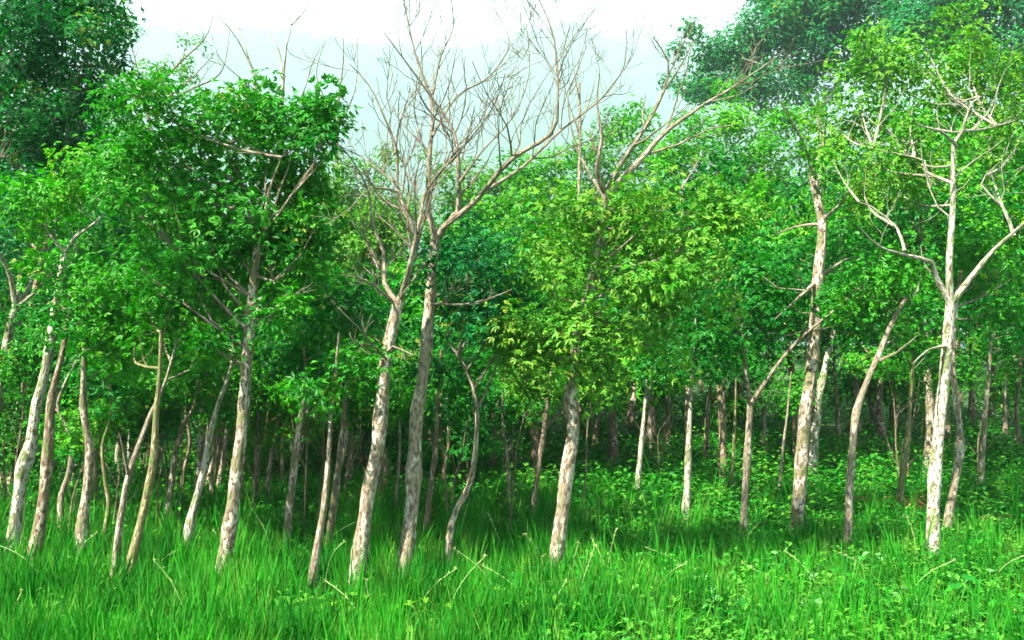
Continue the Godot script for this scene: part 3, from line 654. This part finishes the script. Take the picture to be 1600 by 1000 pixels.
func _ready() -> void:
	rng.seed = 20240
	bumps.seed = 7
	bumps.frequency = 0.09
	patches.seed = 11
	patches.frequency = 0.05

	# camera, sky, sun, exposure
	var cam := Camera3D.new()
	cam.name = "camera"
	cam.position = EYE
	cam.rotation.x = PITCH
	cam.fov = rad_to_deg(2.0 * atan(500.0 / FOCUS))
	cam.near = 0.1
	cam.far = 12000.0
	add_child(cam)
	cam.current = true

	var env := Environment.new()
	var sky := ProceduralSkyMaterial.new()
	sky.sky_top_color = Color(0.80, 0.93, 0.97)
	sky.sky_horizon_color = Color(0.93, 0.98, 1.0)
	sky.ground_bottom_color = Color(0.25, 0.35, 0.2)
	sky.ground_horizon_color = Color(0.8, 0.88, 0.85)
	sky.sky_curve = 0.2
	sky.sun_angle_max = 20.0
	sky.sky_energy_multiplier = 0.66
	env.background_mode = Environment.BG_SKY
	env.sky = Sky.new()
	env.sky.sky_material = sky
	env.tonemap_mode = Environment.TONE_MAPPER_LINEAR
	env.tonemap_exposure = 6.0
	env.fog_enabled = true
	env.fog_density = 0.00032
	env.fog_light_color = Color(0.82, 0.965, 0.985)
	env.sdfgi_enabled = true
	env.ssao_enabled = true
	env.ssil_enabled = true
	var world := WorldEnvironment.new()
	world.name = "world"
	world.environment = env
	add_child(world)

	var sun := DirectionalLight3D.new()
	sun.name = "sun"
	sun.light_energy = 1.6
	sun.light_color = Color(1.0, 0.965, 0.90)
	sun.light_angular_distance = 1.0
	sun.shadow_enabled = true
	add_child(sun)
	sun.look_at_from_position(Vector3(-10, 14, 9.0), Vector3.ZERO)

	# materials and shared shapes
	bark = [
		make_bark(Color(.26, .21, .15), Color(.45, .41, .33), Color(.08, .055, .035), .42, .2, 40),
		make_bark(Color(.21, .15, .10), Color(.40, .34, .25), Color(.06, .04, .025), .40, .45, 50),
		make_bark(Color(.24, .19, .13), Color(.44, .40, .32), Color(.07, .05, .035), .44, .3, 60),
		make_bark(Color(.22, .20, .09), Color(.38, .38, .20), Color(.07, .05, .025), .38, .95, 70),
		make_bark(Color(.30, .25, .18), Color(.47, .44, .37), Color(.09, .065, .045), .38, .12, 80),
		make_bark(Color(.26, .22, .15), Color(.45, .43, .36), Color(.09, .065, .045), .56, .45, 100),
		make_bark(Color(.19, .14, .095), Color(.42, .37, .29), Color(.055, .038, .027), .36, .3, 110),
	]
	leaf_material = make_leaf_material(Color(.65, .9, .25), 0.5, .30)
	for k in 4: sprigs.append(make_sprig(10, 0.10))
	var grass_material := make_leaf_material(Color(.5, .8, .15), 0.65, .2)

	# the setting: ground and the hazy hill
	var gb := Buf.new()
	var xs := []
	var zs := []
	for k in range(-60, 61): xs.append(signf(k) * (absf(k) * 0.35 + pow(absf(k) / 60.0, 3.0) * 420.0))
	for k in range(0, 111): zs.append(8.0 - k * 0.5 - pow(k / 110.0, 4.0) * 420.0)
	for z in zs:
		for x in xs:
			gb.v.append(Vector3(x, height(x, z), z))
			gb.n.append(Vector3(height(x - .2, z) - height(x + .2, z), .4, height(x, z - .2) - height(x, z + .2)).normalized())
	for j in zs.size() - 1:
		for i in xs.size() - 1:
			var p: int = j * xs.size() + i
			var q: int = p + xs.size()
			gb.i.append_array([p, q, p + 1, p + 1, q, q + 1])
	var soil := StandardMaterial3D.new()
	soil.uv1_triplanar = true
	soil.uv1_world_triplanar = true
	soil.uv1_scale = Vector3(.5, .5, .5)
	var soil_fine := noise_image(91, .12, 512, 512)
	var soil_rgb := Image.create(512, 512, false, Image.FORMAT_RGB8)
	for y in 512:
		for x in 512:
			var f := soil_fine.get_pixel(x, y).r
			var g := soil_fine.get_pixel((x * 2) % 512, (y * 2) % 512).r
			soil_rgb.set_pixel(x, y, (Color(.014, .085, .010).lerp(Color(.06, .05, .022), smoothstep(.5, .66, f)) * lerpf(.6, 1.4, g)).linear_to_srgb())
	soil.albedo_texture = ImageTexture.create_from_image(soil_rgb)
	soil.roughness = .95
	var ground := put("ground", gb.mesh(), soil, self)
	ground.set_meta("kind", "structure")

	var hb := Buf.new()
	var hill_y := func(x: float, d: float) -> float:
		var f := smoothstep(1100.0, 4600.0, d)
		return -20.0 + f * (1590.0 + 120.0 * sin(x * .0011 + 2.2) + 60.0 * sin(x * .0031) + 22.0 * sin(x * .011)) + bumps.get_noise_2d(x * .016, d * .016) * 160.0 * f - maxf(d - 4700.0, 0.0) * .5
	for j in 30:
		for i in 81:
			var x := (i - 40) * 150.0
			var d := 1040.0 + j * 130.0
			hb.v.append(Vector3(x, hill_y.call(x, d), -d))
	for j in 29:
		for i in 80:
			var p := j * 81 + i
			hb.i.append_array([p, p + 81, p + 1, p + 1, p + 81, p + 82])
	put("hill", hb.mesh(), soil, self).set_meta("kind", "structure")

	var hill_places := []
	var hill_tints := PackedColorArray()
	for k in 6500:
		var d := rnd(1160, 4750)
		var x := rnd(-1, 1) * (d * .62 + 10)
		var s := rnd(60.0, 120.0)
		hill_places.append(Transform3D(Basis.from_euler(Vector3(rnd(-.3, .3), rnd(0, TAU), 0)).scaled(Vector3(s, s * rnd(.8, 1.2), s)), Vector3(x, hill_y.call(x, d) + s * .35, -d)))
		hill_tints.append(Color(.012, .085, .02).lerp(Color(.05, .14, .03), rnd(0, 1)))
	var fb := Buf.new()
	for k in 300:
		var d := Vector3(rnd(-1, 1), rnd(-.7, 1), rnd(-1, 1)).normalized() * rnd(.32, .55)
		leaf(fb, d, Vector3(rnd(-1, 1), rnd(-.5, .3), rnd(-1, 1)).normalized(), (d + Vector3(0, .4, 0)).normalized(), .15, .11, shade(.3))
	var wood := scatter("hill_forest", fb.mesh(), leaf_material, self, hill_places, hill_tints)
	wood.set_meta("label", "far-off forest covering the hazy hillside")
	wood.set_meta("category", "forest")

	# trees
	for s in TREES: tree(s)
	for s in BIG: tree(s)

	thin_stems()
	rows()
	understory()
	saplings()
	ground_plants(grass_material)

func skyline(px: float) -> float:          # rows behind stay below this row of the picture
	var s := [[0, 0], [180, 160], [300, 180], [520, 230], [600, 320], [720, 300], [850, 290], [960, 230], [1060, 220], [1250, 190], [1350, 120], [1600, 80]]
	for k in s.size() - 1:
		if px <= s[k + 1][0]: return lerpf(s[k][1], s[k + 1][1], clampf((px - s[k][0]) / (s[k + 1][0] - s[k][0]), 0, 1))
	return 80.0

const LANDMARKS := [[30, "kneed tree"], [215, "slanting pale stem"], [325, "lichened leaning stem"], [378, "brown-barked leafy tree"], [512, "twinned stems"], [590, "bare pale tree"], [652, "bare grey tree"], [738, "curving stem"], [885, "olive-leaved tree"], [1003, "slim grey stem"], [1077, "straight spotted stem"], [1170, "low-forking tree"], [1257, "broken-limbed tree"], [1342, "leaning whitish tree"], [1475, "three-limbed tree"]]

func beside(px: float) -> String:
	var best: Array = LANDMARKS[0]
	for m in LANDMARKS:
		if absf(m[0] - px) < absf(best[0] - px): best = m
	return best[1]

func rows() -> void:
	var depths := [18.5, 22.5, 26.5, 31.0, 36.0, 42.0, 49.0, 57.0, 66.0]
	for j in depths.size():
		var d0: float = depths[j]
		var step := 3.4 if j < 3 else 5.6
		var half := d0 * 0.6 + 1.5
		var x := -half + rnd(0, step)
		while x < half:
			var d := d0 + rnd(-1.3, 1.3)
			var px := 800.0 + x / d * FOCUS
			var y0 := height(x, -d)
			var cap := EYE.y + (610.0 - skyline(px)) / FOCUS * d - y0
			var tall := clampf(rnd(7.5, 10.5), 4.5, maxf(cap - rnd(.4, 2.0), 4.6))
			var kind: String = ["deep", "mid", "fresh", "olive", "dark", "mid"][rng.randi() % 6]
			var near := d < 29.0
			var girth := rnd(.14, .24)
			var skin: int = [0, 1, 1, 2, 1, 3][rng.randi() % 6]
			var label := "%s %s-barked tree with %s leaves, %s" % ["stout" if girth > .19 else "slender", ["pale", "brown", "grey-brown", "mossy"][skin], {"deep": "deep green", "mid": "mid-green", "olive": "olive green", "dark": "blackish green", "fresh": "fresh green"}[kind], ("in rows behind the " if near else "in far rows behind the ") + beside(px)]
			row_tree(x, -d, tall, tall * rnd(.42, .52), rnd(1.5, 2.1), girth, skin, kind, label, "trees in the rows behind" if near else "trees in the far rows", 1.15 + .03 * d, .8)
			x += step * rnd(.75, 1.25)

func understory() -> void:
	var spots := [[160, 655, 17.0, .6, "fresh"], [60, 620, 18.0, .7, "deep"], [330, 620, 19.0, .7, "mid"], [440, 640, 20.0, .7, "mid"], [230, 600, 20.0, .8, "deep"], [560, 640, 19.0, .7, "mid"], [690, 630, 18.0, .7, "mid"], [640, 680, 17.0, .5, "deep"],
		[770, 640, 21.0, .7, "mid"], [370, 690, 18.5, .5, "fresh"], [500, 680, 19.0, .5, "fresh"], [90, 690, 17.0, .6, "deep"], [20, 680, 15.0, .6, "mid"], [270, 660, 19.0, .6, "mid"], [820, 600, 24.0, .8, "olive"], [600, 600, 21.0, .8, "deep"],
		[1130, 620, 24.0, .8, "mid"], [1040, 600, 26.0, .9, "mid"], [1400, 600, 25.0, .8, "mid"], [1580, 590, 24.0, .9, "mid"], [1470, 580, 27.0, .9, "deep"], [1320, 590, 26.0, .8, "deep"], [930, 610, 25.0, .7, "mid"], [740, 690, 16.5, .4, "deep"],
		[20, 585, 40.0, 1.6, "deep"], [90, 590, 38.0, 1.5, "deep"], [170, 585, 42.0, 1.6, "mid"], [260, 590, 40.0, 1.5, "deep"], [360, 585, 41.0, 1.6, "deep"], [450, 590, 38.0, 1.5, "mid"], [540, 585, 42.0, 1.6, "deep"], [630, 590, 40.0, 1.5, "deep"], [720, 585, 41.0, 1.6, "mid"], [1010, 570, 44.0, 1.6, "deep"], [1100, 565, 46.0, 1.6, "deep"], [1250, 555, 46.0, 1.6, "mid"]]
	for s in spots:
		var bright: bool = s[4] in ["fresh", "olive"]
		shrub(s[0], s[1], s[2], s[3], s[4], ("bright leafy young shrub" if bright else "dark green leafy shrub") + (" far" if s[2] > 30.0 else "") + " behind the " + beside(s[0]), "bright shrubs under the trees" if bright else "dark shrubs under the trees")

func saplings() -> void:
	for s in [[40, 560, 13.0, .36, "mid"], [112, 600, 14.0, .36, "deep"], [165, 648, 12.4, .30, "fresh"], [200, 565, 13.0, .42, "mid"], [282, 600, 13.2, .36, "mid"], [332, 560, 14.0, .42, "fresh"], [420, 588, 13.6, .36, "mid"], [452, 640, 14.0, .32, "fresh"], [520, 598, 13.0, .36, "deep"], [562, 640, 14.2, .36, "mid"],
			[690, 598, 13.0, .36, "mid"], [730, 640, 13.6, .36, "deep"], [240, 655, 13.0, .26, "deep"], [372, 655, 14.0, .28, "fresh"], [604, 575, 14.0, .34, "mid"], [842, 590, 12.6, .28, "olive"], [930, 590, 13.4, .26, "olive"], [1052, 570, 16.0, .42, "mid"], [1130, 560, 17.0, .42, "deep"], [1382, 560, 16.0, .40, "fresh"], [1442, 560, 17.0, .40, "mid"], [1230, 600, 18.0, .40, "mid"], [80, 500, 13.4, .45, "mid"], [480, 530, 13.0, .42, "mid"], [660, 540, 14.0, .36, "deep"], [1560, 560, 17.0, .45, "mid"], [20, 640, 13.6, .36, "mid"]]:
		var top := at(s[0], s[1], s[2])
		var root := Vector3(top.x + rnd(-.5, .3), height(top.x, top.z), top.z)
		var t := thing("sapling", {"mid": "green", "deep": "deep green", "fresh": "light green", "olive": "olive"}[s[4]] + " leafy sapling growing beside the " + beside(s[0]), "sapling", root, "saplings between the trunks")
		var p := top - root
		var b := Buf.new()
		var c := curve([Vector4(0, -.1, 0, .018), Vector4(p.x * .2 + rnd(-.1, .1), p.y * .35, rnd(-.1, .1), .014), Vector4(p.x * .6 + rnd(-.1, .1), p.y * .7, rnd(-.1, .1), .011), Vector4(p.x, p.y, 0, .006)], .15)
		tube(b, c[0], c[1], 7)
		twigs(b, c[0], c[1], 1, 2.5)
		put("stem", b.mesh(), bark[1], t)
		var blobs := []
		for k in 4: blobs.append(Vector4(p.x + rnd(-1, 1) * s[3] * 1.2, p.y + rnd(-.9, .5) * s[3], rnd(-1, 1) * s[3], s[3] * rnd(.45, .75)))
		crown(t, blobs, s[4], .72, 1.1)

func ground_plants(grass_material: StandardMaterial3D) -> void:
	# how much grass there is: everywhere in front on the left, thinning under the trees and among the herbs on the right
	var grassy := func(x: float, d: float) -> float:
		var g := 1.0 - smoothstep(11.5, 17.0, d)
		var px := 800.0 + x / d * FOCUS
		g *= 1.0 - 0.62 * smoothstep(800.0, 1250.0, px) * (1.0 - 0.7 * smoothstep(10.0, 11.5, d) * (1.0 - smoothstep(11.5, 13.0, d)))
		return g * clampf(.7 + 2.2 * patches.get_noise_2d(x * 16.0, d * 16.0), .06, 1.0)
	var leafy := func(x: float, d: float) -> float:
		var px := 800.0 + x / d * FOCUS
		var g := smoothstep(10.5, 15.0, d)
		return maxf(g, smoothstep(700.0, 1150.0, px) * .9 + .06)
	cover("tall_grass", "long bright green grass in front of the trees", "grass", make_tuft(16, .50, .10, .015), grass_material, 12000, 6.2, 18.0, grassy, Color(.004, .09, .004), Color(.02, .20, .007), .55, 1.3)
	cover("meadow_grass", "finer light green grass mixed among the long grass", "grass", make_tuft(16, .38, .22, .007), grass_material, 11000, 6.2, 20.0, grassy, Color(.012, .15, .006), Color(.10, .24, .03), .6, 1.4)
	cover("creeping_herbs", "low leafy green herbs covering the plantation floor", "ground cover", make_herb(18, .22, .065), leaf_material, 26000, 6.3, 75.0, leafy, Color(.006, .10, .006), Color(.02, .20, .010), .8, 1.4)
	cover("broadleaf_cover", "light green broad-leaved ground cover between the trunks", "ground cover", make_herb(16, .34, .06), leaf_material, 11000, 6.3, 60.0, leafy, Color(.012, .16, .008), Color(.08, .27, .02), .7, 1.3)
	front_plants(grass_material)

func make_weed_leaf(l: float, c: Color) -> ArrayMesh:
	var b := Buf.new()
	var rise := rnd(.16, .34)
	var away := rnd(.06, .16)
	var hip := Vector3(0, rise, away)
	var knots := [Vector4(0, 0, 0, .004), Vector4(0, rise * .6, away * .4, .003), Vector4(hip.x, hip.y, hip.z, .0025)]
	var cv := curve(knots, .08)
	tube(b, cv[0], cv[1], 4)
	b.n = PackedVector3Array()
	b.uv = PackedVector2Array()
	for k in b.v.size(): b.c.append(c * .8)
	# heart-shaped blade folded on its midrib, tip bending down
	var outline := [[.0, .0], [-.10, .22], [.12, .42], [.38, .44], [.64, .30], [.86, .12], [1.0, .0]]
	var k0 := b.v.size()
	for o in outline:
		for s in [-1.0, 0.0, 1.0]:
			var f: float = o[0] if s != 0.0 else maxf(o[0], .0)
			b.v.append(hip + Vector3(s * o[1] * l, absf(s) * o[1] * l * .28 - f * f * l * .42 + f * l * .12, f * l))
			b.c.append(c if s != 0.0 else c * 1.15)
	for j in outline.size() - 1:
		var p := k0 + j * 3
		b.i.append_array([p, p + 3, p + 1, p + 1, p + 3, p + 4, p + 1, p + 4, p + 2, p + 2, p + 4, p + 5])
	return b.mesh()

func front_plants(grass_material: StandardMaterial3D) -> void:
	var shades := {"yellow-green": Color(.10, .27, .016), "bright green": Color(.02, .24, .012), "pale green": Color(.10, .28, .09), "dark green": Color(.008, .13, .012)}
	var leaves := {}
	for key in shades:
		leaves[key] = []
		for k in 4: leaves[key].append(make_weed_leaf(rnd(.08, .13), shades[key]))
	var spots := []
	for k in 62: spots.append(Vector2(rnd(780, 1620), rnd(890, 1010)))
	for k in 12: spots.append(Vector2(rnd(430, 700), rnd(955, 1010)))
	for k in 10: spots.append(Vector2(rnd(780, 900), rnd(960, 1015)))
	for s in spots:
		var d := ground_depth(s.x, s.y)
		var p := at(s.x, s.y, d)
		var key: String = shades.keys()[rng.randi() % 4]
		if s.x < 720.0 or s.x < 900.0 and s.y > 955.0: key = "yellow-green"
		var t := thing("weed", key + " broad-leaved weed in the grass before the " + beside(s.x), "weed", Vector3(p.x, height(p.x, p.z), p.z), key + " weeds in the front grass")
		var n := int(rnd(5, 9))
		for j in n:
			var o := put("leaf", leaves[key][rng.randi() % 4], leaf_material, t)
			o.rotation = Vector3(rnd(-.25, .35), j * 2.4 + rnd(-.4, .4), rnd(-.2, .2))
			o.scale = Vector3.ONE * rnd(.75, 1.25)
	# dry stalks that arch out of the grass
	var straw := StandardMaterial3D.new()
	straw.albedo_color = Color(.20, .30, .10).linear_to_srgb()
	straw.roughness = .8
	var stalks := [[740, 845], [560, 985], [600, 960], [640, 940], [690, 950], [850, 900], [870, 890], [905, 905], [940, 880], [1010, 870], [1020, 850], [1000, 895], [1030, 830], [1200, 845], [1215, 835], [1130, 850], [60, 890], [30, 960], [90, 870], [240, 880], [330, 850], [310, 960], [480, 850], [520, 875], [830, 930], [890, 940], [1080, 880], [1300, 900], [1380, 910], [1410, 920], [1440, 860], [1560, 890], [1250, 940], [420, 870], [770, 870], [800, 920], [860, 960], [950, 930]]
	for s in stalks:
		for twin in 1:
			var x: float = s[0] + rnd(-25, 25)
			var d := ground_depth(x, s[1] + rnd(30, 60))
			var p := at(x, s[1], d)
			var root := Vector3(p.x, height(p.x, p.z), p.z)
			var t := thing("dry_stalk", "pale dry stalk arching from the grass before the " + beside(x), "grass stalk", root, "dry stalks in the long grass")
			var l := rnd(.6, 1.0)
			var a := rnd(0, TAU)
			var out := Vector3(cos(a), 0, sin(a) * .6)
			var bow := rnd(.2, .9)
			var knots := []
			for j in 5:
				var f := j / 4.0
				var q := out * (bow * f * f * l * .8) + Vector3(rnd(-.01, .01), l * f * (1.0 - .4 * bow * f), 0)
				knots.append(Vector4(q.x, q.y - .03, q.z, lerpf(.004, .0015, f)))
			var b := Buf.new()
			var cv := curve(knots, .08)
			tube(b, cv[0], cv[1], 5)
			put("stem", b.mesh(), straw, t)
			# a thin seed head
			var hb := Buf.new()
			var pts: PackedVector3Array = cv[0]
			for j in 16:
				var q := pts[pts.size() - 1 - int(j * pts.size() * .02)] if pts.size() > 4 else pts[0]
				leaf(hb, q, Vector3(rnd(-1, 1), rnd(-.2, .8), rnd(-1, 1)).normalized(), Vector3.UP, .035, .008, Color(.34, .40, .17))
			put("seed_head", hb.mesh(), leaf_material, t)
	# withered ferns: rust-brown fronds from one foot
	var rust := StandardMaterial3D.new()
	rust.vertex_color_use_as_albedo = true
	rust.roughness = .9
	for s in [[1398, 806, "rust-brown withered fern at the foot of the mossy stem", Color(.36, .14, .05), .95], [1558, 1000, "tan withered fern lying in the front weeds", Color(.42, .26, .12), .55], [1530, 832, "yellowish withered fern beyond the three-limbed tree", Color(.30, .26, .07), .8]]:
		var d := ground_depth(s[0], s[1] + 8.0)
		var p := at(s[0], s[1] + 8.0, d)
		var t := thing("withered_fern", s[2], "fern", Vector3(p.x, height(p.x, p.z), p.z))
		for j in 9:
			var b := Buf.new()
			var l: float = s[4] * rnd(.8, 1.3)
			var pos := Vector3.ZERO
			var dir := Vector3(0, 1, .35).normalized()
			for q in 14:
				dir = (dir + Vector3(0, -.13, .05)).normalized()
				var nx := pos + dir * l / 14.0
				var w := l * .3 * sin(PI * (q + 1.5) / 16.0)
				for sd in [-1.0, 1.0]: leaf(b, pos, Vector3(sd, -.2, .4).normalized(), Vector3.UP, w, .022, s[3] * rnd(.7, 1.25), .25)
				leaf(b, pos, dir, Vector3(1, 0, 0), l / 12.0, .006, s[3] * .8, 0.0)
				pos = nx
			var o := put("frond", b.mesh(), rust, t)
			o.rotation = Vector3(rnd(-.2, .3), j * 2.4 + rnd(-.3, .3), 0)

# thin stems that crowd the shade between the named trees
func thin_stems() -> void:
	for s in [[95, 822, 100, 13], [146, 800, 152, 15], [163, 835, 170, 10], [240, 800, 252, 10], [284, 782, 292, 9], [332, 790, 345, 9], [374, 765, 380, 12], [421, 800, 428, 10], [440, 772, 446, 9], [600, 775, 612, 10], [622, 760, 628, 8], [690, 772, 700, 9], [765, 742, 768, 8], [30, 790, 36, 11], [8, 775, 14, 12], [210, 770, 214, 9], [460, 790, 478, 10], [580, 745, 590, 8], [800, 735, 805, 7], [112, 770, 112, 10]]:
		tree({"l": "thin crooked stem crowding in beside the " + beside(s[0]), "g": "thin stems crowding between the trunks", "b": [1, 1, 1, 3, 0][rng.randi() % 5], "p": [[s[0], s[1]], [s[0] + rnd(-8, 8), s[1] - 45], [s[0] + rnd(-6, 14), s[1] - 90], [s[2] + rnd(-10, 12), s[1] - 140], [s[2] + rnd(-10, 16), s[1] - 190], [s[2] + rnd(-8, 24), s[1] - 260]], "w": [s[3], s[3] * .7], "k": "deep", "ls": 1.1, "th": .8, "cr": [[s[2] + rnd(-20, 30), s[1] - 250, 30], [s[2] + rnd(-30, 20), s[1] - 215, 26]]})
	for k in 22:
		var x := rnd(0, 860)
		var y := rnd(725, 815)
		var w := rnd(7, 13)
		var to := rnd(-6, 34)
		tree({"l": "thin leaning stem in the wood behind the " + beside(x), "g": "thin leaning stems receding into the wood", "b": [0, 0, 1, 3][rng.randi() % 4], "p": [[x, y], [x + to * .2 + rnd(-5, 5), y - 45], [x + to * .5 + rnd(-5, 5), y - 95], [x + to * .8 + rnd(-6, 6), y - 150], [x + to + rnd(-6, 8), y - 210]], "w": [w, w * .7], "k": "mid", "ls": 1.1, "th": .7, "cr": [[x + to + rnd(-20, 20), y - 205, 24], [x + to + rnd(-30, 30), y - 180, 20]]})
	for s in [[1378, 692, 1381, 14], [1396, 668, 1394, 11], [1340, 690, 1338, 11], [1450, 690, 1448, 10], [1519, 665, 1518, 12], [1572, 690, 1574, 7], [1592, 705, 1590, 9], [1310, 700, 1305, 8], [1195, 710, 1196, 9], [1130, 700, 1132, 8], [1045, 690, 1044, 10], [930, 700, 934, 9], [780, 700, 786, 7], [1425, 655, 1426, 9]]:
		tree({"l": "thin brown stem upslope behind the " + beside(s[0]), "g": "thin stems upslope", "b": [1, 1, 1, 0][rng.randi() % 4], "p": [[s[0], s[1]], [s[0] + rnd(-3, 4), s[1] - 60], [s[2] + rnd(-4, 6), s[1] - 120], [s[2] + rnd(-8, 12), s[1] - 190]], "w": [s[3], s[3] * .75], "k": "deep", "ls": 1.3, "th": .8, "cr": [[s[2] + rnd(-20, 20), s[1] - 180, 26], [s[2] + rnd(-20, 20), s[1] - 160, 22]]})
